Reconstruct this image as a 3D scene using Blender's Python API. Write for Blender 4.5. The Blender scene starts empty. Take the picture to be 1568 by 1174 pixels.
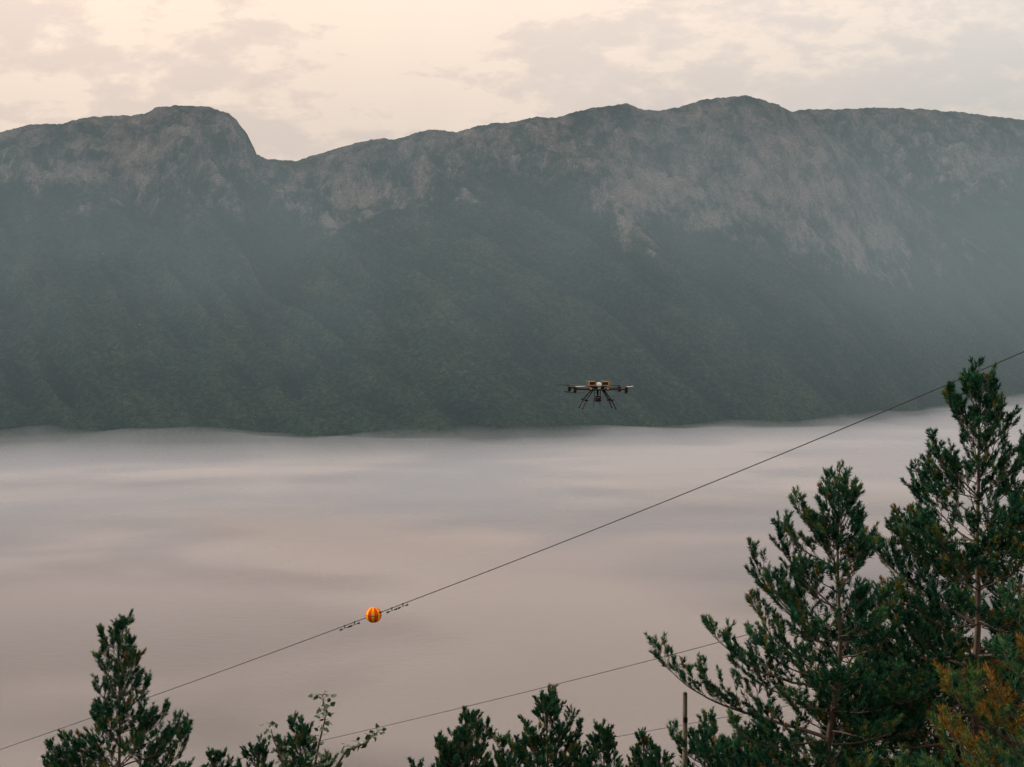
import bpy, math, numpy as np
from mathutils import Vector
R = np.random.RandomState
scene = bpy.context.scene
# ---------------------------------------------------------------- camera
CAMZ = 200.0
PITCH = math.radians(1.394); F = 2178.0
cp, sp = math.cos(PITCH), math.sin(PITCH)
cam = bpy.data.cameras.new("camera"); camo = bpy.data.objects.new("camera", cam)
scene.collection.objects.link(camo)
camo.location = (0, 0, CAMZ); camo.rotation_euler = (math.radians(90) - PITCH, 0, 0)
cam.lens = 50; cam.sensor_width = 36; cam.sensor_fit = 'HORIZONTAL'
cam.clip_start = 0.5; cam.clip_end = 60000
scene.camera = camo
scene.view_settings.view_transform = 'Standard'
scene.view_settings.look = 'None'; scene.view_settings.exposure = 0

def P(px, py, d):
    a = (px - 784) / F; b = (587 - py) / F
    return np.array([a * d, d * (cp + b * sp), CAMZ + d * (-sp + b * cp)])
def zray(py, Y):
    b = (587 - py) / F
    return CAMZ + Y * (-sp + b * cp) / (cp + b * sp)
def pyof(z, Y):
    t = (z - CAMZ) / Y
    b = (t * cp + sp) / (cp - t * sp)
    return 587 - b * F
def ground_z(x, y):
    return 198.2 - 0.47 * y

# ---------------------------------------------------------------- noise
def perlin(x, y, seed=0):
    rs = R(seed); perm = rs.permutation(512); ang = rs.rand(512) * 2 * np.pi
    gx, gy = np.cos(ang), np.sin(ang)
    xi = np.floor(x).astype(int); yi = np.floor(y).astype(int)
    xf = x - xi; yf = y - yi
    def g(ix, iy, dx, dy):
        h = perm[(perm[ix & 511] + iy) & 511]
        return gx[h] * dx + gy[h] * dy
    u = xf**3 * (xf * (xf * 6 - 15) + 10); v = yf**3 * (yf * (yf * 6 - 15) + 10)
    a = g(xi, yi, xf, yf); b = g(xi + 1, yi, xf - 1, yf)
    c = g(xi, yi + 1, xf, yf - 1); d = g(xi + 1, yi + 1, xf - 1, yf - 1)
    return (a + u * (b - a)) * (1 - v) + (c + u * (d - c)) * v
def fbm(x, y, o=4, seed=0, gain=0.5):
    s = 0; a = 1
    for i in range(o):
        s = s + a * perlin(x * 2**i, y * 2**i, seed + i); a *= gain
    return s
def ridged(x, y, o=4, seed=0, gain=0.5):
    s = 0; a = 1
    for i in range(o):
        s = s + a * (1 - np.abs(perlin(x * 2**i, y * 2**i, seed + i)) * 2.4); a *= gain
    return s
def sstep(a, b, x):
    t = np.clip((x - a) / (b - a), 0, 1); return t * t * (3 - 2 * t)

# ---------------------------------------------------------------- mesh helpers
def mesh_np(name, verts, faces, mat=None, smooth=True, attrs=None, link=True, parent=None):
    verts = np.asarray(verts, dtype=np.float32)
    me = bpy.data.meshes.new(name)
    if not isinstance(faces, list): faces = [faces]
    faces = [np.asarray(f, dtype=np.int32) for f in faces if len(f)]
    me.vertices.add(len(verts)); me.vertices.foreach_set('co', verts.ravel())
    nl = sum(f.size for f in faces); npoly = sum(len(f) for f in faces)
    me.loops.add(nl); me.loops.foreach_set('vertex_index', np.concatenate([f.ravel() for f in faces]))
    me.polygons.add(npoly)
    tot = np.concatenate([np.full(len(f), f.shape[1], dtype=np.int32) for f in faces])
    st = np.concatenate([[0], np.cumsum(tot)[:-1]]).astype(np.int32)
    me.polygons.foreach_set('loop_start', st)
    me.polygons.foreach_set('loop_total', tot)
    me.polygons.foreach_set('use_smooth', np.full(npoly, smooth, dtype=bool))
    if attrs:
        for k, v in attrs.items():
            a = me.attributes.new(k, 'FLOAT', 'POINT'); a.data.foreach_set('value', np.asarray(v, dtype=np.float32))
    me.update(calc_edges=True); me.validate()
    if mat: me.materials.append(mat)
    ob = bpy.data.objects.new(name, me)
    scene.collection.objects.link(ob)
    if parent: ob.parent = parent
    return ob
def gridfaces(nr, nc, off=0, flip=False):
    i, j = np.meshgrid(np.arange(nr - 1), np.arange(nc - 1), indexing='ij')
    a = (i * nc + j).ravel() + off
    f = np.stack([a, a + 1, a + nc + 1, a + nc], 1)
    return f[:, ::-1] if flip else f
def slab_volume(name, A, B, mat):
    """closed body between two (nr,nc,3) sheets; B must be the side the grid normal points to"""
    nr, nc = A.shape[:2]; n = nr * nc
    v = np.concatenate([A.reshape(-1, 3), B.reshape(-1, 3)])
    fs = [gridfaces(nr, nc, 0, True), gridfaces(nr, nc, n)]
    border = np.concatenate([np.arange(nc), np.arange(1, nr) * nc + nc - 1,
                             (nr - 1) * nc + np.arange(nc - 2, -1, -1), np.arange(nr - 2, 0, -1) * nc])
    nx = np.roll(border, -1)
    fs.append(np.stack([border, nx, nx + n, border + n], 1))
    return mesh_np(name, v, fs, mat)

# ---------------------------------------------------------------- materials
def mat_new(name):
    m = bpy.data.materials.new(name); m.use_nodes = True
    nt = m.node_tree; nt.nodes.clear()
    out = nt.nodes.new('ShaderNodeOutputMaterial')
    return m, nt, out
def N(nt, t, **kw):
    n = nt.nodes.new(t)
    for k, v in kw.items(): setattr(n, k, v)
    return n
def simple(name, col, rough=0.5, metal=0.0, noise=0.15, scale=20):
    m, nt, out = mat_new(name)
    b = N(nt, 'ShaderNodeBsdfPrincipled'); b.inputs['Roughness'].default_value = rough
    b.inputs['Metallic'].default_value = metal
    tc = N(nt, 'ShaderNodeTexCoord'); no = N(nt, 'ShaderNodeTexNoise'); no.inputs['Scale'].default_value = scale
    nt.links.new(tc.outputs['Object'], no.inputs['Vector'])
    mx = N(nt, 'ShaderNodeMix', data_type='RGBA')
    mx.inputs['A'].default_value = (*[c * (1 - noise) for c in col], 1)
    mx.inputs['B'].default_value = (*[min(1, c * (1 + noise)) for c in col], 1)
    nt.links.new(no.outputs['Fac'], mx.inputs['Factor'])
    nt.links.new(mx.outputs['Result'], b.inputs['Base Color'])
    nt.links.new(b.outputs[0], out.inputs['Surface'])
    return m
def volume_mat(name, sigma, col):
    m, nt, out = mat_new(name)
    a = N(nt, 'ShaderNodeVolumeAbsorption'); a.inputs['Color'].default_value = (0, 0, 0, 1); a.inputs['Density'].default_value = sigma
    e = N(nt, 'ShaderNodeEmission'); e.inputs['Color'].default_value = (*col, 1); e.inputs['Strength'].default_value = sigma  # emission stands in for daylight scattered inside fog and haze
    ad = N(nt, 'ShaderNodeAddShader')
    nt.links.new(a.outputs[0], ad.inputs[0]); nt.links.new(e.outputs[0], ad.inputs[1])
    nt.links.new(ad.outputs[0], out.inputs['Volume'])
    return m

def ramp(nt, stops):
    r = N(nt, 'ShaderNodeValToRGB'); cr = r.color_ramp
    while len(cr.elements) > 1: cr.elements.remove(cr.elements[-1])
    cr.elements[0].position = stops[0][0]; cr.elements[0].color = (*stops[0][1], 1)
    for p, c in stops[1:]:
        e = cr.elements.new(p); e.color = (*c, 1)
    return r
def noise(nt, vec, scale, detail=4, rough=0.55, vscale=None, rot=None):
    n = N(nt, 'ShaderNodeTexNoise'); n.inputs['Scale'].default_value = scale
    n.inputs['Detail'].default_value = detail; n.inputs['Roughness'].default_value = rough
    if vscale or rot:
        mp = N(nt, 'ShaderNodeMapping')
        if vscale: mp.inputs['Scale'].default_value = vscale
        if rot: mp.inputs['Rotation'].default_value = rot
        nt.links.new(vec, mp.inputs['Vector']); vec = mp.outputs[0]
    nt.links.new(vec, n.inputs['Vector'])
    return n
def math_(nt, op, a, b=None, clamp=False):
    m = N(nt, 'ShaderNodeMath', operation=op); m.use_clamp = clamp
    for i, v in enumerate((a, b)):
        if v is None: continue
        if isinstance(v, (int, float)): m.inputs[i].default_value = v
        else: nt.links.new(v, m.inputs[i])
    return m.outputs[0]
def mixc(nt, f, a, b):
    mx = N(nt, 'ShaderNodeMix', data_type='RGBA')
    for k, v in (('Factor', f), ('A', a), ('B', b)):
        if isinstance(v, tuple): mx.inputs[k].default_value = (*v, 1)
        elif isinstance(v, (int, float)): mx.inputs[k].default_value = v
        else: nt.links.new(v, mx.inputs[k])
    return mx.outputs['Result']

def mountain_mat():
    m, nt, out = mat_new("forest_and_rock")
    tc = N(nt, 'ShaderNodeTexCoord'); V = tc.outputs['Object']
    rock = N(nt, 'ShaderNodeAttribute', attribute_name='rock').outputs['Fac']
    slab = N(nt, 'ShaderNodeAttribute', attribute_name='slab').outputs['Fac']
    rel = N(nt, 'ShaderNodeAttribute', attribute_name='relief').outputs['Fac']
    n1 = noise(nt, V, 0.010, 7, 0.70)
    n2 = noise(nt, V, 0.020, 6, 0.78, vscale=(1, 0.45, 0.40), rot=(0, math.radians(30), 0))
    nt3 = noise(nt, V, 0.10, 3, 0.7)
    forest = ramp(nt, [(0.33, (0.004, 0.013, 0.012)), (0.46, (0.014, 0.036, 0.028)), (0.56, (0.034, 0.064, 0.043)), (0.70, (0.085, 0.115, 0.065))])
    s = math_(nt, 'ADD', math_(nt, 'MULTIPLY', n1.outputs['Fac'], 0.42), math_(nt, 'MULTIPLY', nt3.outputs['Fac'], 0.58))
    s = math_(nt, 'ADD', s, math_(nt, 'MULTIPLY', rel, 0.12))
    nt.links.new(s, forest.inputs['Fac'])
    rk = ramp(nt, [(0.38, (0.018, 0.024, 0.021)), (0.46, (0.065, 0.067, 0.062)), (0.53, (0.15, 0.138, 0.132)), (0.64, (0.32, 0.285, 0.27))])
    rs_ = math_(nt, 'ADD', math_(nt, 'MULTIPLY', n2.outputs['Fac'], 0.65), math_(nt, 'MULTIPLY', n1.outputs['Fac'], 0.35))
    rs_ = math_(nt, 'ADD', rs_, math_(nt, 'MULTIPLY', slab, 0.09))
    nt.links.new(math_(nt, 'ADD', rs_, math_(nt, 'MULTIPLY', rel, 0.05)), rk.inputs['Fac'])
    nz = math_(nt, 'ADD', math_(nt, 'SUBTRACT', n2.outputs['Fac'], 0.5), math_(nt, 'SUBTRACT', n1.outputs['Fac'], 0.5))
    amp_ = math_(nt, 'MULTIPLY', math_(nt, 'ADD', math_(nt, 'MULTIPLY', rock, 3.0), 0.10), 0.95, True)
    k = math_(nt, 'ADD', rock, math_(nt, 'MULTIPLY', math_(nt, 'MULTIPLY', nz, amp_), 3.2))
    mr = N(nt, 'ShaderNodeMapRange'); mr.inputs['From Min'].default_value = 0.22; mr.inputs['From Max'].default_value = 0.80
    nt.links.new(k, mr.inputs['Value'])
    col = mixc(nt, mr.outputs[0], forest.outputs['Color'], rk.outputs['Color'])
    b = N(nt, 'ShaderNodeBsdfDiffuse'); b.inputs['Roughness'].default_value = 0.8
    nt.links.new(col, b.inputs['Color'])
    bp = N(nt, 'ShaderNodeBump'); bp.inputs['Strength'].default_value = 1.0; bp.inputs['Distance'].default_value = 26
    bh = math_(nt, 'ADD', math_(nt, 'MULTIPLY', nt3.outputs['Fac'], 0.8), math_(nt, 'MULTIPLY', n2.outputs['Fac'], 1.7))
    nt.links.new(bh, bp.inputs['Height']); nt.links.new(bp.outputs[0], b.inputs['Normal'])
    nt.links.new(b.outputs[0], out.inputs['Surface'])
    return m
MM = mountain_mat()

# ---------------------------------------------------------------- mountains
ridge = np.array([(-700,260),(-400,230),(-150,215),(0,203),(50,190),(100,189),(125,181),(160,177),(200,177),(230,172),(240,164),(270,161),(320,163),(350,172),(365,185),(380,205),(390,225),(395,236),(410,243),(430,245),(455,246),(480,238),(520,226),(560,215),(590,211),(605,214),(640,202),(665,198),(700,202),(740,190),(780,187),(820,179),(850,180),(890,168),(920,163),(960,158),(985,168),(1010,169),(1040,163),(1075,152),(1100,149),(1140,146),(1165,152),(1190,160),(1215,174),(1260,200),(1300,230),(1350,268),(1400,305),(1470,360),(1568,430),(1750,520),(2000,560),(2300,580)], float)
tree = np.array([(-700,290),(0,275),(150,295),(250,305),(350,290),(420,275),(480,325),(560,335),(620,300),(700,285),(800,255),(900,275),(950,330),(1000,375),(1060,330),(1150,340),(1250,375),(1350,405),(1450,380),(1568,400),(2300,500)], float)
slabs = [(525,305,60,32),(970,285,50,45),(1030,285,60,35),(1150,290,80,40),(1225,240,60,40),(1250,300,55,45),(1310,350,60,50),(60,260,150,18),(210,235,25,40),(500,335,40,12)]
def mountain(name, X0, X1, nX, nS, prof, treel, Ds, Dr, seed, amp, slabl, smax=1.18):
    X = np.linspace(X0, X1, nX); s = np.linspace(0, smax, nS)
    XX, SS = np.meshgrid(X, s)          # rows s
    dS = np.interp(X, *np.array(Ds, float).T); dR = np.interp(X, *np.array(Dr, float).T)
    Y = dS + (dR - dS) * SS
    A = (XX - 784) / F
    x = A * Y
    pr = np.interp(X, prof[:, 0], prof[:, 1])
    pr = pr + 2.4 * fbm(X * 0.06, X * 0 + seed, 5, seed + 9, 0.65)
    zr = zray(pr, dR)[None, :]
    g = SS.copy()
    z0 = -25.0
    z = z0 + (zr - z0) * np.where(SS <= 1, g, 1 - (SS - 1) * 0.9)
    env = np.clip(np.sin(np.pi * np.clip(SS, 0, 1)), 0, 1) ** 0.55
    hi = sstep(0.50, 0.78, SS)
    q = x + 0.55 * (Y - dS) + 90 * fbm(x / 500, Y / 500, 2, seed + 4)
    r1 = ridged(q / 300, Y / 1900, 3, seed + 20) - 1.0
    r2 = ridged((x + 0.75 * (Y - dS)+ 40 * fbm(x / 200, Y / 200, 2, seed + 5)) / 105, Y / 600, 3, seed + 30) - 1.0
    z += amp * env * (fbm(q / 620, Y / 2400, 3, seed) * 1.3)
    z += amp * 0.80 * env * r1
    z += amp * 0.34 * env * r2
    wob = fbm(x / 300, Y / 300, 3, seed + 50)
    z += hi * env * amp * 0.90 * fbm(x / 120 + wob, Y / 150, 5, seed + 40, 0.68)
    z += hi * env * amp * 0.85 * np.abs(fbm((x - Y * .4) / 130, Y / 80, 4, seed + 60, 0.55))
    z += 3.0 * env * fbm(x / 16, Y / 16, 2, seed + 70)
    ok = SS > 1
    z += np.where(ok, 6 * fbm(x / 60, Y / 60, 3, seed + 80), 0) * sstep(1, 1.05, SS)
    py = pyof(z, Y)
    lim = pr[None, :] + (1 - SS) * 90
    over = np.clip(lim - py, 0, None)
    bad = (over > 0) & (SS <= 1)
    z = np.where(bad, zray(lim, Y), z)
    py = pyof(z, Y)
    tl = np.interp(X, treel[:, 0], treel[:, 1])[None, :]
    rock = sstep(100, -120, py - tl)
    slab = np.zeros_like(z)
    for cx, cy, rx, ry in slabl:
        slab = np.maximum(slab, np.exp(-(((XX - cx) / rx) ** 2 + ((py - cy) / ry) ** 2)))
    rock = np.clip(rock * 0.85 + slab * 0.5, 0, 1.1)
    v = np.stack([x, Y, z], -1).reshape(-1, 3)
    rel = np.clip(0.6 * r1 + 0.5 * r2, -1, 1)
    return mesh_np(name, v, gridfaces(nS, nX), MM, True, {'rock': rock.ravel(), 'slab': slab.ravel(), 'relief': rel.ravel()})
mountain("mountain", -650, 2250, 1400, 440, ridge, tree,
         [(-700,2100),(0,2250),(500,2260),(700,2320),(1000,2560),(1300,2850),(1568,3600),(2300,4500)],
         [(-700,3500),(0,3650),(500,3800),(1000,4000),(1200,4150),(1568,4600),(2300,5200)], 5, 62, slabs)
bridge = np.array([(900,300),(1100,215),(1180,176),(1215,169),(1240,166),(1290,167),(1340,164),(1420,167),(1480,172),(1530,178),(1568,183),(1800,215),(2300,260),(2900,330)], float)
btree = bridge.copy(); btree[:, 1] += 100
mountain("mountain", 900, 2800, 650, 300, bridge, btree, [(800,4700),(3000,5200)], [(800,6500),(3000,7200)], 91, 90,
         [(1480,250,60,30)])

# ---------------------------------------------------------------- water
def water_mat():
    m, nt, out = mat_new("fjord_water")
    b = N(nt, 'ShaderNodeBsdfPrincipled'); b.inputs['Base Color'].default_value = (0.02, 0.03, 0.032, 1)
    b.inputs['Roughness'].default_value = 0.08; b.inputs['IOR'].default_value = 1.33
    tc = N(nt, 'ShaderNodeTexCoord')
    n = noise(nt, tc.outputs['Object'], 0.16, 3, 0.6, vscale=(0.45, 1, 1), rot=(0, 0, math.radians(-12)))
    bp = N(nt, 'ShaderNodeBump'); bp.inputs['Strength'].default_value = 0.6; bp.inputs['Distance'].default_value = 1.1
    nt.links.new(n.outputs['Fac'], bp.inputs['Height']); nt.links.new(bp.outputs[0], b.inputs['Normal'])
    nt.links.new(b.outputs[0], out.inputs['Surface']); return m
mesh_np("fjord_water", [(-25000,-5000,0),(25000,-5000,0),(25000,30000,0),(-25000,30000,0)], np.array([[0,1,2,3]]), water_mat())

# ---------------------------------------------------------------- near hillside
def ground_mat():
    m, nt, out = mat_new("heath_ground")
    tc = N(nt, 'ShaderNodeTexCoord'); n = noise(nt, tc.outputs['Object'], 0.9, 8, 0.7)
    r = ramp(nt, [(0.3, (0.02, 0.03, 0.014)), (0.5, (0.05, 0.06, 0.025)), (0.7, (0.10, 0.085, 0.045))])
    nt.links.new(n.outputs['Fac'], r.inputs['Fac'])
    b = N(nt, 'ShaderNodeBsdfPrincipled'); b.inputs['Roughness'].default_value = 1
    nt.links.new(r.outputs['Color'], b.inputs['Base Color'])
    bp = N(nt, 'ShaderNodeBump'); bp.inputs['Distance'].default_value = 0.3
    nt.links.new(n.outputs['Fac'], bp.inputs['Height']); nt.links.new(bp.outputs[0], b.inputs['Normal'])
    nt.links.new(b.outputs[0], out.inputs['Surface']); return m
gx, gy = np.meshgrid(np.linspace(-3000, 3000, 301), np.linspace(-600, 520, 150))
gz = ground_z(0, gy) + 1.5 * fbm(gx / 25, gy / 25, 3, 3) * sstep(0, 40, np.hypot(gx, gy)) \
     + sstep(60, 500, np.abs(gx)) * 25 * fbm(gx / 300, gy / 300, 3, 8) - 0.0001 * gx**2 * 0.2
mesh_np("hillside_ground", np.stack([gx, gy, gz], -1).reshape(-1, 3), gridfaces(150, 301), ground_mat())

# ---------------------------------------------------------------- fog & haze
fx, fy = np.meshgrid(np.linspace(-3500, 6500, 200), np.linspace(250, 5600, 140))
base = np.stack([fx, fy, np.full_like(fx, 0.6)], -1)
near = sstep(1700, 650, fy)
right = sstep(500, 2200, fx) * sstep(2000, 3600, fy)
fs_ = sstep(1700, 2250, fy)
top = 24 - 17 * near - 9 * fs_ + 12 * right + near * 20 * fbm(fx / 260 + 9.3, fy / 300, 2, 14)
top = np.maximum(top, 1.3)
slab_volume("fog_bank", base, np.stack([fx, fy, top], -1), volume_mat("fog_dense", 0.0065, (0.345, 0.304, 0.298)))  # fog bodies glow by themselves in place of scattered skylight
tp = 44 + 18 * right + 6 * fbm(fx / 420, fy / 600, 2, 37) * fs_ - 35 * near
lo = top + 0.3
tp = np.maximum(tp, lo + 1)
slab_volume("fog_bank", np.stack([fx, fy, lo], -1), np.stack([fx, fy, tp], -1), volume_mat("fog_top", 0.0036, (0.485, 0.432, 0.418)))
tp3 = tp + 3 + fs_ * (14 + 20 * fbm(fx / 240, fy / 500, 3, 39)) + 12 * right
slab_volume("fog_bank", np.stack([fx, fy, tp + 0.2], -1), np.stack([fx, fy, np.maximum(tp3, tp + 1.0)+0.6], -1), volume_mat("fog_veil", 0.0018, (0.46, 0.42, 0.41)))
def fogsheet_mat(seed, amax, thr, col, sc):
    m, nt, out = mat_new("fog_wisps")
    tc = N(nt, 'ShaderNodeTexCoord')
    mp = N(nt, 'ShaderNodeMapping'); mp.inputs['Location'].default_value = (seed * 913.0, seed * 517.0, seed * 71.0); nt.links.new(tc.outputs['Object'], mp.inputs[0])
    n = noise(nt, mp.outputs[0], sc, 4, 0.42, vscale=(1, 0.95, 1), rot=(0, 0, math.radians(6)))
    n.inputs['Distortion'].default_value = 0.35
    fade = N(nt, 'ShaderNodeAttribute', attribute_name='fade').outputs['Fac']
    mr = N(nt, 'ShaderNodeMapRange', interpolation_type='SMOOTHSTEP'); mr.inputs['From Min'].default_value = thr[0]; mr.inputs['From Max'].default_value = thr[1]
    nt.links.new(n.outputs['Fac'], mr.inputs['Value'])
    al = math_(nt, 'MULTIPLY', math_(nt, 'MULTIPLY', mr.outputs[0], fade), amax)
    d = N(nt, 'ShaderNodeBsdfDiffuse'); d.inputs['Color'].default_value = (*col, 1)
    t = N(nt, 'ShaderNodeBsdfTransparent'); mx = N(nt, 'ShaderNodeMixShader')
    nt.links.new(al, mx.inputs[0]); nt.links.new(t.outputs[0], mx.inputs[1]); nt.links.new(d.outputs[0], mx.inputs[2])
    nt.links.new(mx.outputs[0], out.inputs['Surface']); return m
for i, (zz, am, thr, col, sc) in enumerate([(28, 0.75, (0.38, 0.62), (0.49, 0.437, 0.425), 0.0023), (40, 0.55, (0.40, 0.64), (0.55, 0.492, 0.475), 0.0034)]):
    sx_, sy_ = np.meshgrid(np.linspace(-3500, 6500, 120), np.linspace(360 + 60 * i, 4300, 120))
    shore = np.interp(sx_ / sy_ * F + 784, [-700, 0, 500, 700, 1000, 1300, 1568, 2300], [2100, 2250, 2260, 2320, 2560, 2850, 3600, 4500])
    fade = sstep(0, 450, shore + 40 - sy_) * (0.40 * sstep(420, 520, sy_) + 0.60 * sstep(750, 1600, sy_))
    mesh_np("fog_wisps", np.stack([sx_, sy_, zz + 0 * sx_ + 14 * sstep(500, 2200, sx_) * sstep(2000, 3600, sy_)], -1).reshape(-1, 3), gridfaces(120, 120), fogsheet_mat(i + 1, am, thr, col, sc), True, {'fade': fade.ravel()})

hx, hz = np.meshgrid(np.linspace(-900, 1100, 100), np.linspace(20, 620, 70))
pyh = 534 - (hz - 200) / 1700 * F
pxh = hx / 1700 * F + 784
t = 170 + 290 * sstep(680, 330, pyh) * (0.9 + 0.5 * fbm(pxh / 300, pyh / 260, 3, 77))
t += 70 * np.exp(-((pyh - 300) / 100.0) ** 2)
t += 340 * sstep(850, 1850, pxh) * sstep(760, 380, pyh)
t *= sstep(620, 450, hz + 15 * fbm(pxh / 200, pxh * 0, 2, 78))
t += 1
slab_volume("valley_haze", np.stack([hx, 1300 + t, hz], -1), np.stack([hx, np.full_like(hx, 1300.), hz], -1),
            volume_mat("haze", 0.0011, (0.235, 0.282, 0.293)))  # self-glowing slab, thickness shaped to veil the slopes like scattered light

# ---------------------------------------------------------------- pine trees
def needle_mat():
    m, nt, out = mat_new("pine_needles")
    at = N(nt, 'ShaderNodeAttribute', attribute_name='tone')
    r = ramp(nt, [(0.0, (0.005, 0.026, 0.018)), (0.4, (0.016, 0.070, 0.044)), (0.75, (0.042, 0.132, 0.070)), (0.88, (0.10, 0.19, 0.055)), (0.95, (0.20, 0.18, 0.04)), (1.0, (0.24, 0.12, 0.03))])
    nt.links.new(at.outputs['Fac'], r.inputs['Fac'])
    b = N(nt, 'ShaderNodeBsdfDiffuse')
    nt.links.new(r.outputs['Color'], b.inputs['Color'])
    nt.links.new(b.outputs[0], out.inputs['Surface']); return m
NEEDLE = needle_mat()
BARK = simple("pine_bark", (0.085, 0.058, 0.043), 0.9, noise=0.5, scale=14)

def tubes(paths, radii, k=6):
    V = []; Fc = []; off = 0
    for p, r in zip(paths, radii):
        p = np.asarray(p, float); n = len(p)
        t = np.gradient(p, axis=0); t /= np.linalg.norm(t, axis=1)[:, None] + 1e-9
        ref = np.array([0.3, 0.9, 0.1]) if abs(t[0][2]) > 0.7 else np.array([0, 0, 1.0])
        u = np.cross(t, ref); u /= np.linalg.norm(u, axis=1)[:, None] + 1e-9
        w = np.cross(t, u)
        an = np.arange(k) * 2 * np.pi / k
        ring = p[:, None] + r[:, None, None] * (np.cos(an)[None, :, None] * u[:, None] + np.sin(an)[None, :, None] * w[:, None])
        V.append(ring.reshape(-1, 3))
        i, j = np.meshgrid(np.arange(n - 1), np.arange(k), indexing='ij')
        a = off + i * k + j; b2 = off + i * k + (j + 1) % k
        Fc.append(np.stack([a, b2, b2 + k, a + k], -1).reshape(-1, 4))
        off += n * k
    return np.concatenate(V), np.concatenate(Fc)
def unit(v): return v / (np.linalg.norm(v) + 1e-9)

def needles(sh_p, sh_d, sh_l, sh_t, nn, nl, nw, rs):
    """bottle-brush shoots"""
    p = np.array(sh_p); d = np.array(sh_d); l = np.array(sh_l); t = np.array(sh_t); n = len(p)
    d /= np.linalg.norm(d, axis=1)[:, None]
    ref = np.where(np.abs(d[:, 2:3]) > 0.8, [[1., 0, 0]], [[0, 0, 1.]])
    u = np.cross(d, ref); u /= np.linalg.norm(u, axis=1)[:, None]; w = np.cross(d, u)
    f = (rs.rand(n, nn)) ** 0.8
    an = rs.rand(n, nn) * 2 * np.pi
    op = np.radians(rs.uniform(25, 65, (n, nn))) * (1.05 - 0.5 * f)
    rad = (np.cos(an)[..., None] * u[:, None] + np.sin(an)[..., None] * w[:, None])
    nd = np.cos(op)[..., None] * d[:, None] + np.sin(op)[..., None] * rad
    root = p[:, None] + d[:, None] * (f * l[:, None])[..., None]
    ln = nl * rs.uniform(0.7, 1.2, (n, nn))[..., None]
    tip = root + nd * ln
    side = np.cross(nd, rs.normal(size=(n, nn, 3))); side /= np.linalg.norm(side, axis=2)[..., None] + 1e-9
    a = root + side * nw * 0.5 + nd*ln*0.3; b = root - side * nw * 0.5+ nd*ln*0.3
    V = np.stack([a, b, tip, root], 2).reshape(-1, 3)
    tn = np.clip(t[:, None] + rs.normal(0, 0.06, (n, nn)) + 0.16 * (f - 0.5), 0, 1)
    tone = np.repeat(tn.ravel(), 4)
    q = np.arange(n * nn) * 4
    Fc = np.stack([q + 3, q, q + 2, q + 1], 1)
    return V, Fc, tone

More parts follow.
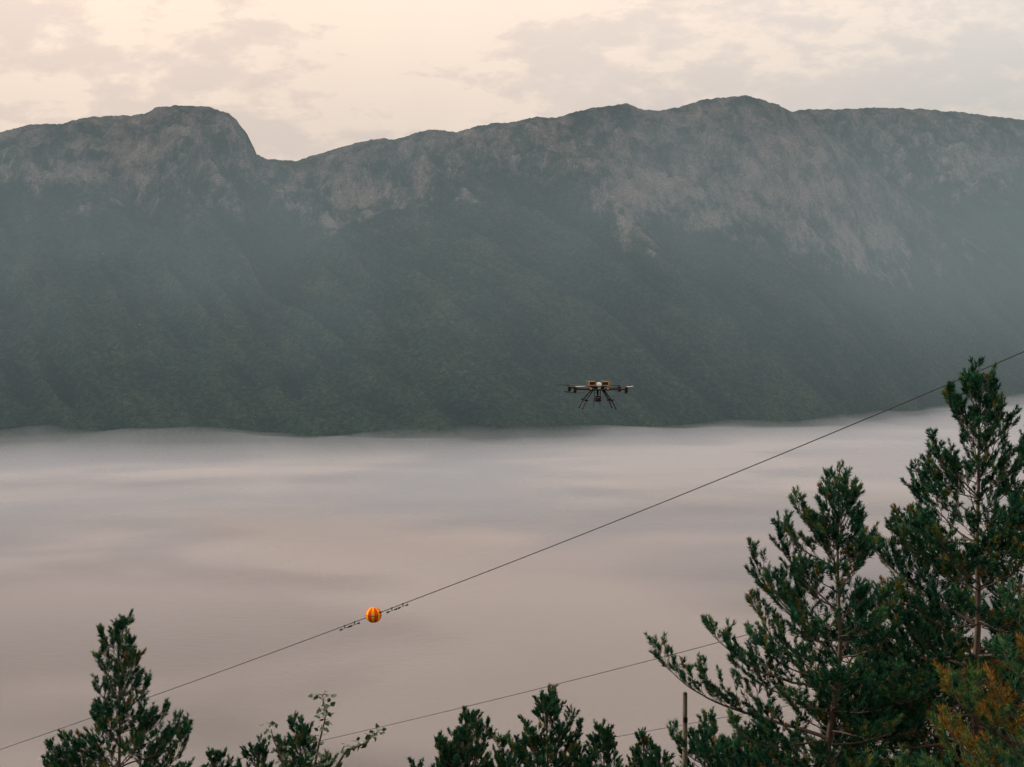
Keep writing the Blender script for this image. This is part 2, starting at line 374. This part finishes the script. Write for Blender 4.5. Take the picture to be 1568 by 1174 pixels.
def pine(name, top, seed, slope=0.45, lmax=2.3, lmin=0.25, green_depth=7.0, dense=1.1, nn=46, nl=0.088, nw=0.014,
         spacing=0.36, lean=(0, 0), bright=0.0, base=None, asym=None, brown=0.06, k=1.0):
    rs = R(seed)
    top = np.array(top, float); top[2] -= 0.27 * k
    if base is None: base = np.array([top[0] - lean[0], top[1] - lean[1], 0.0])
    base[2] = ground_z(0, base[1]) - 0.3
    H = top[2] - base[2]
    n = 26
    f = np.linspace(0, 1, n)
    tr = base[None] * (1 - f[:, None]) + top[None] * f[:, None]
    wv = fbm(f * 3, f * 0 + seed, 2, seed) * 0.25 * np.sin(np.pi * f); wv2 = fbm(f * 3, f * 0 + seed + 5, 2, seed + 3) * 0.25 * np.sin(np.pi * f)
    tr[:, 0] += wv; tr[:, 1] += wv2
    trr = 0.010 + 0.0095 * H * (1 - f) ** 0.95
    paths = [tr]; radii = [trr]
    shp, shd, shl, sht = [], [], [], []
    def at(h):
        g = 1 - h / H
        return np.array([np.interp(g, f, tr[:, i]) for i in range(3)])
    def shoot(p, d, l, t): shp.append(p); shd.append(d); shl.append(l); sht.append(t)
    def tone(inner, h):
        t = 0.34 + bright + rs.normal(0, 0.16) + 0.30 * (1 - inner)  # shade inside the crown put into needle tone, outer tips lighter
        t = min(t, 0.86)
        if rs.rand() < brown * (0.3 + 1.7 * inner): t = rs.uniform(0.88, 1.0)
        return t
    for i in range(4): shoot(at(0.2 * i * k + 0.02), np.array([rs.normal(0, .04), rs.normal(0, .04), 1.0]), 0.24 * k, 0.55)
    h = 0.2 * k
    while h < min(H - 1.0, green_depth + 2.0):
        nb = rs.randint(5, 8)
        a0 = rs.rand() * 6.28
        for b in range(nb):
            az = a0 + b * 6.283 / nb + rs.normal(0, 0.22)
            L = min(lmin + slope * h, lmax + 0.15 * h) * rs.uniform(0.55, 1.18) * (0.5 if rs.rand() < .18 else 1)
            if asym: L *= 1 + asym[1] * math.cos(az - asym[0])
            el0 = math.radians(np.interp(h, [0, 1 * k, 3 * k, 6 * k], [62, 44, 22, 5]) + rs.normal(0, 9))
            p = at(h + rs.normal(0, 0.07)).copy(); pts = [p.copy()]
            m = max(4, int(L / 0.16)); st = L / m
            azz = az
            for i in range(m):
                q = i / m
                el = el0 + math.radians(46) * q ** 1.6 - math.radians(12) * math.sin(q * 3.1) + rs.normal(0, 0.07)
                azz += rs.normal(0, 0.08)
                p = p + st * np.array([math.cos(el) * math.cos(azz), math.cos(el) * math.sin(azz), math.sin(el)])
                pts.append(p.copy())
            pts = np.array(pts)
            r0 = 0.005 + 0.009 * L
            paths.append(pts); radii.append(np.linspace(r0, 0.004, len(pts)))
            green = h < green_depth
            if not green: continue
            bd = unit(pts[-1] - pts[-2])
            tb = rs.normal(0, 0.09)
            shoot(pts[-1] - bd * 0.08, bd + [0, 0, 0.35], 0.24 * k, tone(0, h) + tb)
            pos = 0.10 + 0.24 * L
            side = 1
            while pos < L:
                ff = pos / L * m; i0 = min(int(ff), m - 1)
                pp = pts[i0] + (pts[i0 + 1] - pts[i0]) * (ff - i0)
                d0 = unit(pts[i0 + 1] - pts[i0])
                sd = unit(np.cross(d0, [0, 0, 1])) * side
                ll = (0.12 + 0.42 * (L - pos)) * rs.uniform(0.6, 1.25); ll = min(ll, 0.7)
                dd = unit(d0 * 0.75 + sd * rs.uniform(0.4, 1.0) + np.array([0, 0, rs.uniform(0.05, 0.8)]))
                inner = 1 - pos / L
                mm = max(1, int(ll / 0.12))
                q = pp.copy(); lp = [q.copy()]
                for jj in range(mm):
                    dd = unit(dd + np.array([0, 0, 0.12]) + rs.normal(0, 0.10, 3))
                    q2 = q + dd * ll / mm; lp.append(q2.copy())
                    if rs.rand() < 0.9 * dense:
                        sdir = unit(dd + unit(np.cross(dd, [0, 0, 1])) * rs.choice([-1, 1]) * rs.uniform(0.3, 1.1) + np.array([0, 0, rs.uniform(0.1, 0.9)]))
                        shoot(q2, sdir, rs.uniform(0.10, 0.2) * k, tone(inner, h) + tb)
                    q = q2
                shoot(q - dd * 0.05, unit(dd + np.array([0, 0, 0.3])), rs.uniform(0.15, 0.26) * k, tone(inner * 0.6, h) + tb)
                if len(lp) > 1:
                    paths.append(np.array(lp)); radii.append(np.linspace(0.007, 0.003, len(lp)))
                side = -side
                pos += rs.uniform(0.07, 0.13) / dense
        h += spacing * k * rs.uniform(0.75, 1.3) * (1 + 0.04 * h)
    V, Fc = tubes(paths, radii, 4)
    V2, F2, tn = needles(shp, shd, shl, sht, nn, nl, nw, rs)
    root = bpy.data.objects.new(name, None); scene.collection.objects.link(root)
    root.location = base
    mesh_np("trunk_and_limbs", V - base, Fc, BARK, True, parent=root)
    mesh_np("needle_foliage", V2 - base, F2, NEEDLE, False, {'tone': tn}, parent=root)

pine("pine_tree", P(1500, 570, 25), 3, slope=0.50, lmax=2.1, lmin=0.32, green_depth=8, dense=1.15, spacing=0.36, asym=(math.pi, 0.12))
pine("pine_tree", P(1285, 727, 24), 108, slope=0.56, lmax=2.1, lmin=0.30, green_depth=6.5, dense=1.12, spacing=0.36, lean=(0.25, 0.1), asym=(math.pi, 0.22), brown=0.03)
pine("pine_tree", P(1610, 860, 17), 15, slope=0.52, lmax=1.6, green_depth=4.0, bright=0.26, brown=0.07, nw=0.009)
pine("pine_tree", P(1408, 745, 28), 21, slope=0.42, lmax=1.9, green_depth=6, brown=.10)
pine("pine_tree", P(1585, 655, 29), 22, slope=0.42, lmax=1.9, green_depth=6, brown=.08)
pine("pine_tree", P(181, 950, 30), 27, slope=0.46, lmax=2.0, lmin=0.24, green_depth=5, dense=1.2, spacing=0.34)
for i, (x, y, d, s) in enumerate([(330,1150,32,.5),(108,1146,31,.45),(460,1108,34,.7),(718,1095,36,.75),(836,1064,35,.6),(925,1114,38,.55),(986,1120,40,.45),(1080,1092,37,.5),(1172,1112,36,.7),(395,1138,36,.5),(1010,1148,34,.5),(770,1128,38,.6),(880,1145,36,.6),(1130,1120,38,.6),(700,1130,37,.6)]):
    pine("pine_tree", P(x, y, d), 40 + i, slope=s, lmax=1.6, green_depth=2.4, nw=0.018, brown=0.06 if i % 3 else .15, bright=[0, .04, .08][i % 3] - 0.06)

# ---------------------------------------------------------------- birch sapling twigs
LEAF = simple("birch_leaf", (0.045, 0.085, 0.03), 0.5, noise=0.5, scale=4)
def leafy(name, pts_px, d, seed, nleaf, side_tw):
    rs = R(seed)
    pts = np.array([P(x, y, d) for x, y in pts_px])
    b = pts[0].copy(); b[2] = ground_z(0, b[1]) - 0.2
    pts = np.concatenate([[b], pts])
    tt = np.linspace(0, 1, len(pts)); t2 = np.linspace(0, 1, 30)
    pp = np.stack([np.interp(t2, tt, pts[:, i]) for i in range(3)], 1)
    paths = [pp]; rad = [np.linspace(0.03, 0.004, 30)]
    LV = []; LF = []
    def leaf(p, dr, s):
        dr = unit(dr); sd = unit(np.cross(dr, rs.normal(size=3)))
        nn_ = np.cross(dr, sd)
        o = len(LV)
        for a, w in ((0, 0), (0.3, 0.38), (0.6, 0.30), (1, 0), (0.6, -0.30), (0.3, -0.38)):
            LV.append(p + dr * a * s + sd * w * s + nn_ * abs(w) * 0.25 * s)
        LF.append([o, o + 1, o + 2, o + 3, o + 4, o + 5])
    for i in range(nleaf):
        q = rs.uniform(0.25, 1) if i > 3 else 1.0
        p = np.array([np.interp(q, t2, pp[:, j]) for j in range(3)])
        off = rs.normal(0, 1, 3); off[2] = abs(off[2]) * .3; off = unit(off) * rs.uniform(0.03, side_tw)
        paths.append(np.array([p, p + off * .6 + [0, 0, .02], p + off])); rad.append(np.array([.004, .003, .002]))
        leaf(p + off, off + np.array([0, 0, -0.05]) + rs.normal(0, .04, 3), rs.uniform(0.08, 0.12))
    root = bpy.data.objects.new(name, None); scene.collection.objects.link(root); root.location = b
    V, Fc = tubes(paths, rad, 5)
    mesh_np("stems", V - b, Fc, BARK, parent=root)
    mesh_np("leaves", np.array(LV) - b, np.array(LF), LEAF, False, parent=root)
leafy("birch_sapling", [(478,1190),(488,1140),(498,1100),(494,1064)], 22, 1, 60, 0.16)
leafy("birch_sapling", [(505,1190),(530,1150),(560,1138),(580,1118)], 22, 2, 50, 0.12)
leafy("birch_sapling", [(440,1190),(430,1160),(418,1130),(413,1108)], 24, 3, 30, 0.1)

# ---------------------------------------------------------------- primitives for made things
def cyl(name, a, b, r0, r1, mat, parent, k=16, caps=True):
    a = np.array(a, float); b = np.array(b, float)
    V, Fc = tubes([np.array([a, b])], [np.array([r0, r1])], k)
    fs = [Fc]
    if caps: fs.append(np.array([list(range(k))[::-1], list(range(k, 2 * k))]))
    o = mesh_np(name, V, fs, mat, False, parent=parent)
    return o
def box(name, c, s, mat, parent, bev=0.01, rot=(0, 0, 0)):
    x, y, z = [v / 2 for v in s]
    v = [(i * x, j * y, k_ * z) for i in (-1, 1) for j in (-1, 1) for k_ in (-1, 1)]
    f = [[0,1,3,2],[4,6,7,5],[0,4,5,1],[2,3,7,6],[0,2,6,4],[1,5,7,3]]
    o = mesh_np(name, v, np.array(f), mat, False, parent=parent)
    o.location = c; o.rotation_euler = rot
    m = o.modifiers.new('b', 'BEVEL'); m.width = bev; m.segments = 2
    return o
def sphere(name, c, r, mat, parent, sc=(1, 1, 1), ns=32, nr=20):
    th = np.linspace(0.001, np.pi - 0.001, nr); ph = np.linspace(0, 2 * np.pi, ns + 1)
    T, Ph = np.meshgrid(th, ph, indexing='ij')
    v = np.stack([np.sin(T) * np.cos(Ph), np.sin(T) * np.sin(Ph), np.cos(T)], -1) * r * np.array(sc)
    o = mesh_np(name, v.reshape(-1, 3), gridfaces(nr, ns + 1, 0, True), mat, True, parent=parent)
    o.location = c
    return o
def empty(name, loc):
    e = bpy.data.objects.new(name, None); scene.collection.objects.link(e); e.location = loc; return e

# cables
CABLE = simple("cable", (0.022, 0.022, 0.022), 0.6, 0.0)
def cable(name, px, d0, d1, r):
    px = np.array(px, float)
    xs = np.linspace(px[0, 0], px[-1, 0], 140)
    c = np.polyfit(px[:, 0], px[:, 1], 2); ys = np.polyval(c, xs)
    q = (xs - xs[0]) / (xs[-1] - xs[0]); ds = 1 / ((1 - q) / d0 + q / d1)
    pts = np.array([P(a, b, dd) for a, b, dd in zip(xs, ys, ds)])
    V, Fc = tubes([pts], [np.full(len(pts), r)], 6)
    mesh_np(name, V, Fc, CABLE)
    def f(x):
        qq = (x - xs[0]) / (xs[-1] - xs[0])
        return P(x, np.polyval(c, x), 1 / ((1 - qq) / d0 + qq / d1))
    return f
c1 = cable("power_cable", [(-600,1340),(0,1153),(110,1112),(250,1060),(400,1006),(525,960),(572,941),(622,922),(800,850),(1070,741),(1330,640),(1568,541),(2100,300)], 82, 38, 0.018)
cable("power_cable", [(-200,1275),(340,1172),(497,1135),(580,1113),(700,1081),(900,1033),(1100,985),(1200,957),(1900,750)], 95, 48, 0.016)
cable("power_cable", [(700,1170),(885,1138),(1050,1110),(1150,1090),(1700,985)], 95, 70, 0.018)

# marker ball
def ball_mat():
    m, nt, out = mat_new("ball_stripes")
    tc = N(nt, 'ShaderNodeTexCoord'); sx = N(nt, 'ShaderNodeSeparateXYZ'); nt.links.new(tc.outputs['Object'], sx.inputs[0])
    a = math_(nt, 'ARCTAN2', sx.outputs[1], sx.outputs[0])
    s = math_(nt, 'SINE', math_(nt, 'MULTIPLY', a, 7.0))
    g = math_(nt, 'GREATER_THAN', s, 0.25)
    n = noise(nt, tc.outputs['Object'], 6, 3)
    red = mixc(nt, n.outputs['Fac'], (0.75, 0.045, 0.012), (0.95, 0.09, 0.015))
    col = mixc(nt, g, red, (0.95, 0.50, 0.015))
    b = N(nt, 'ShaderNodeBsdfPrincipled'); b.inputs['Roughness'].default_value = 0.7; b.inputs['Specular IOR Level'].default_value = 0.1
    nt.links.new(col, b.inputs['Base Color']); nt.links.new(b.outputs[0], out.inputs['Surface']); return m
bp_ = c1(572); tan = unit(c1(580) - c1(564))
ball = empty("cable_marker_ball", bp_)
sphere("shell", (0, 0, 0), 0.31, ball_mat(), ball, (1, 1, 0.97))
DARK = simple("dark_metal", (0.02, 0.02, 0.022), 0.45, 0.5)
BLK = simple("seam_black", (0.03, 0.015, 0.01), 0.6)
an = np.linspace(0, 2 * np.pi, 49)
ring = np.stack([np.cos(an), np.sin(an), 0 * an], -1) * 0.312
V, Fc = tubes([ring], [np.full(49, 0.008)], 6); mesh_np("seam", V, Fc, BLK, parent=ball)
for sgn in (-1, 1): cyl("clamp", tan * 0.27 * sgn, tan * 0.42 * sgn, 0.04, 0.025, DARK, ball)
for x in (528, 543, 600, 617):
    p = c1(x); e = empty("cable_damper", p)
    cyl("clamp", tan * 0 + [0, 0, .03], [0, 0, -0.09], 0.022, 0.018, DARK, e)
    cyl("messenger", tan * 0.2 + [0, 0, -.10], tan * -0.2 + [0, 0, -.10], 0.009, 0.009, DARK, e)
    cyl("weight_1", tan * 0.24 + [0, 0, -.10], tan * 0.13 + [0, 0, -.10], 0.04, 0.028, DARK, e)
    cyl("weight_2", tan * -0.24 + [0, 0, -.10], tan * -0.13 + [0, 0, -.10], 0.04, 0.028, DARK, e)

# wooden pole
WOOD = simple("weathered_wood", (0.17, 0.14, 0.11), 0.9, noise=0.4, scale=6)
pt = P(1049, 1063, 26); pb = empty("wooden_pole", (pt[0], pt[1], ground_z(0, pt[1]) - .5))
hh = pt[2] - pb.location[2]
cyl("shaft", (0, 0, 0), (0, 0, hh), 0.075, 0.042, WOOD, pb)
cyl("cap", (0, 0, hh + .002), (0, 0, hh + 0.04), 0.046, 0.03, DARK, pb)
box("crossbrace", (0, -0.068, hh - 0.45), (0.08, 0.04, 0.10), DARK, pb)

# ---------------------------------------------------------------- drone
dp = P(915, 596, 33)
dr = empty("drone", dp); dr.rotation_euler = (math.radians(1), math.radians(0.5), math.radians(8))
CARB = simple("carbon", (0.008, 0.008, 0.009), 0.6)
ORG = simple("orange_trim", (0.95, 0.33, 0.03), 0.5)
WHT = simple("white_shell", (0.75, 0.75, 0.74), 0.4)
GRY = simple("prop_grey", (0.35, 0.34, 0.33), 0.4)
box("frame_plate", (0, 0, 0.0), (0.44, 0.42, 0.035), CARB, dr)
box("upper_plate", (0, 0, 0.07), (0.36, 0.34, 0.02), CARB, dr, 0.005)
box("electronics", (0, 0, 0.035), (0.26, 0.28, 0.055), CARB, dr)
for sx in (-1, 1):
    box("battery", (sx * 0.165, 0, 0.140), (0.16, 0.30, 0.115), CARB, dr, 0.012)
    for zz in (0.098, 0.184): box("battery_trim", (sx * 0.165, -0.151, zz), (0.15, 0.012, 0.018), ORG, dr, 0.003)
    box("battery_label", (sx * 0.165 + sx * 0.064, -0.152, 0.141), (0.020, 0.012, 0.06), ORG, dr, 0.003)
    box("front_light_orange", (sx * 0.20, -0.215, 0.02), (0.04, 0.012, 0.035), ORG, dr, 0.003)
sphere("gps_dome", (0.01, -0.10, 0.10), 0.075, WHT, dr, (1, 1, 0.95))
cyl("dome_stem", (0.01, -0.10, 0.0), (0.01, -0.10, 0.08), 0.05, 0.06, WHT, dr)
def blade(name, c, ang, L, parent, mat):
    n = 14; q = np.linspace(-1, 1, n)
    w = 0.018 + 0.016 * np.sin(np.pi * np.clip(np.abs(q), 0, 1) ** .7)
    tw = np.sign(q) * 0.25 * (1 - 0.5 * abs(q))
    ctr = np.stack([q * L, 0 * q, 0.012 * q**2], 1)
    o1 = np.stack([0 * q, w * np.cos(tw), w * np.sin(tw)], 1)
    Vb = np.concatenate([ctr + o1, ctr - o1, ctr + o1 + [0, 0, .004], ctr - o1 + [0, 0, .004]])
    fs = []
    for i in range(n - 1):
        fs += [[i, i + 1, n + i + 1, n + i], [2 * n + i, 3 * n + i, 3 * n + i + 1, 2 * n + i + 1],
               [i, 2 * n + i, 2 * n + i + 1, i + 1], [n + i, n + i + 1, 3 * n + i + 1, 3 * n + i]]
    o = mesh_np(name, Vb, np.array(fs), mat, True, parent=parent); o.location = c
    o.rotation_euler = (0, 0, ang)
for sx in (-1, 1):
    for sy in (-1, 1):
        e = (sx * 0.60, sy * 0.36, 0.02)
        cyl("arm", (sx * 0.16, sy * 0.12, 0.005), e, 0.021, 0.018, CARB, dr)
        cyl("motor", (e[0], e[1], -0.03), (e[0], e[1], 0.065), 0.042, 0.042, DARK, dr)
        cyl("motor_lower", (e[0], e[1], -0.06), (e[0], e[1], -0.03), 0.03, 0.042, DARK, dr)
        blade("propeller_upper", (e[0], e[1], 0.075), 0.15 + 0.25 * sx + (0 if sy > 0 else 0.3), 0.27, dr, GRY if sy < 0 else CARB)
        blade("propeller_lower", (e[0], e[1], -0.068), 1 + 0.7 * sx + sy * .5, 0.24, dr, CARB)
        k0 = (sx * 0.13, sy * 0.10, -0.01); k1 = (sx * 0.30, sy * 0.17, -0.24); k2 = (sx * 0.39, sy * 0.22, -0.43)
        cyl("leg_upper", k0, k1, 0.018, 0.016, CARB, dr); cyl("leg_lower", k1, k2, 0.015, 0.013, CARB, dr)
        sphere("leg_joint", k1, 0.028, CARB, dr)
        cyl("leg_clamp", (k1[0] + .05 * sx, k1[1], k1[2] + .01), (k1[0] - .05 * sx, k1[1], k1[2] - .02), 0.018, 0.018, CARB, dr)
        sphere("foot", k2, 0.02, CARB, dr)
cyl("gimbal_mast", (0, -0.02, -0.01), (0, -0.02, -0.16), 0.028, 0.022, CARB, dr)
box("gimbal_yoke", (0, -0.02, -0.17), (0.15, 0.05, 0.03), CARB, dr, .006)
for sx in (-1, 1): box("gimbal_arm", (sx * 0.07, -0.02, -0.225), (0.014, 0.045, 0.11), CARB, dr, .004)
box("camera_body", (0, -0.02, -0.24), (0.115, 0.11, 0.09), CARB, dr, .012)
cyl("camera_lens", (0, -0.07, -0.24), (0, -0.14, -0.24), 0.034, 0.036, DARK, dr)
cyl("antenna_1", (-0.06, 0.06, -0.01), (-0.07, 0.07, -0.40), 0.008, 0.006, CARB, dr)
cyl("antenna_2", (0.08, 0.06, -0.01), (0.07, 0.05, -0.36), 0.010, 0.008, CARB, dr)

# ---------------------------------------------------------------- world & sun
SUN_EL = math.radians(24); SUN_AZ = math.radians(-70)      # left of view direction (+Y)
sdir = Vector((math.sin(SUN_AZ) * math.cos(SUN_EL), math.cos(SUN_AZ) * math.cos(SUN_EL), math.sin(SUN_EL)))
w = bpy.data.worlds.new("World"); scene.world = w; w.use_nodes = True
try: w.cycles.sampling_method = 'NONE'
except Exception as ex: print(ex)
nt = w.node_tree; nt.nodes.clear()
out = N(nt, 'ShaderNodeOutputWorld'); bg = N(nt, 'ShaderNodeBackground'); bg.inputs['Strength'].default_value = 0.1
sky = N(nt, 'ShaderNodeTexSky', sky_type='NISHITA'); sky.sun_disc = False
sky.sun_elevation = SUN_EL; sky.sun_rotation = SUN_AZ; sky.dust_density = 3
tc = N(nt, 'ShaderNodeTexCoord')
n1 = noise(nt, tc.outputs['Generated'], 6.5, 6, 0.6, vscale=(1, 1, 2.6), rot=(0, math.radians(8), 0))
n1.inputs['Distortion'].default_value = 0.4
n2 = noise(nt, tc.outputs['Generated'], 24, 6, 0.6, vscale=(1, 1, 2.2))
den = math_(nt, 'ADD', math_(nt, 'MULTIPLY', n1.outputs['Fac'], 0.56), math_(nt, 'MULTIPLY', n2.outputs['Fac'], 0.44))
cr = ramp(nt, [(0.445, (0, 0, 0)), (0.485, (0.35, 0.35, 0.35)), (0.525, (1, 1, 1))]); nt.links.new(den, cr.inputs['Fac'])
dt = N(nt, 'ShaderNodeVectorMath', operation='DOT_PRODUCT'); nt.links.new(tc.outputs['Generated'], dt.inputs[0]); dt.inputs[1].default_value = (-0.32, 0.93, 0.15)
gl = N(nt, 'ShaderNodeMapRange'); gl.inputs['From Min'].default_value = 0.80; gl.inputs['From Max'].default_value = 1.0
nt.links.new(dt.outputs['Value'], gl.inputs['Value'])
thin = mixc(nt, gl.outputs[0], (9.3, 8.4, 7.7), (10.6, 8.4, 7.1))
thick = mixc(nt, gl.outputs[0], (11.2, 9.6, 8.3), (12.8, 10.1, 8.1))
veil = mixc(nt, cr.outputs['Color'], thin, thick)
final = mixc(nt, 0.96, sky.outputs[0], veil)
nt.links.new(final, bg.inputs['Color']); nt.links.new(bg.outputs[0], out.inputs['Surface'])
sl = bpy.data.lights.new("sun", 'SUN'); sl.energy = 2.8; sl.angle = math.radians(6); sl.color = (1, 0.88, 0.76)
so = bpy.data.objects.new("sun", sl); scene.collection.objects.link(so)
so.rotation_euler = (-sdir).to_track_quat('-Z', 'Y').to_euler()
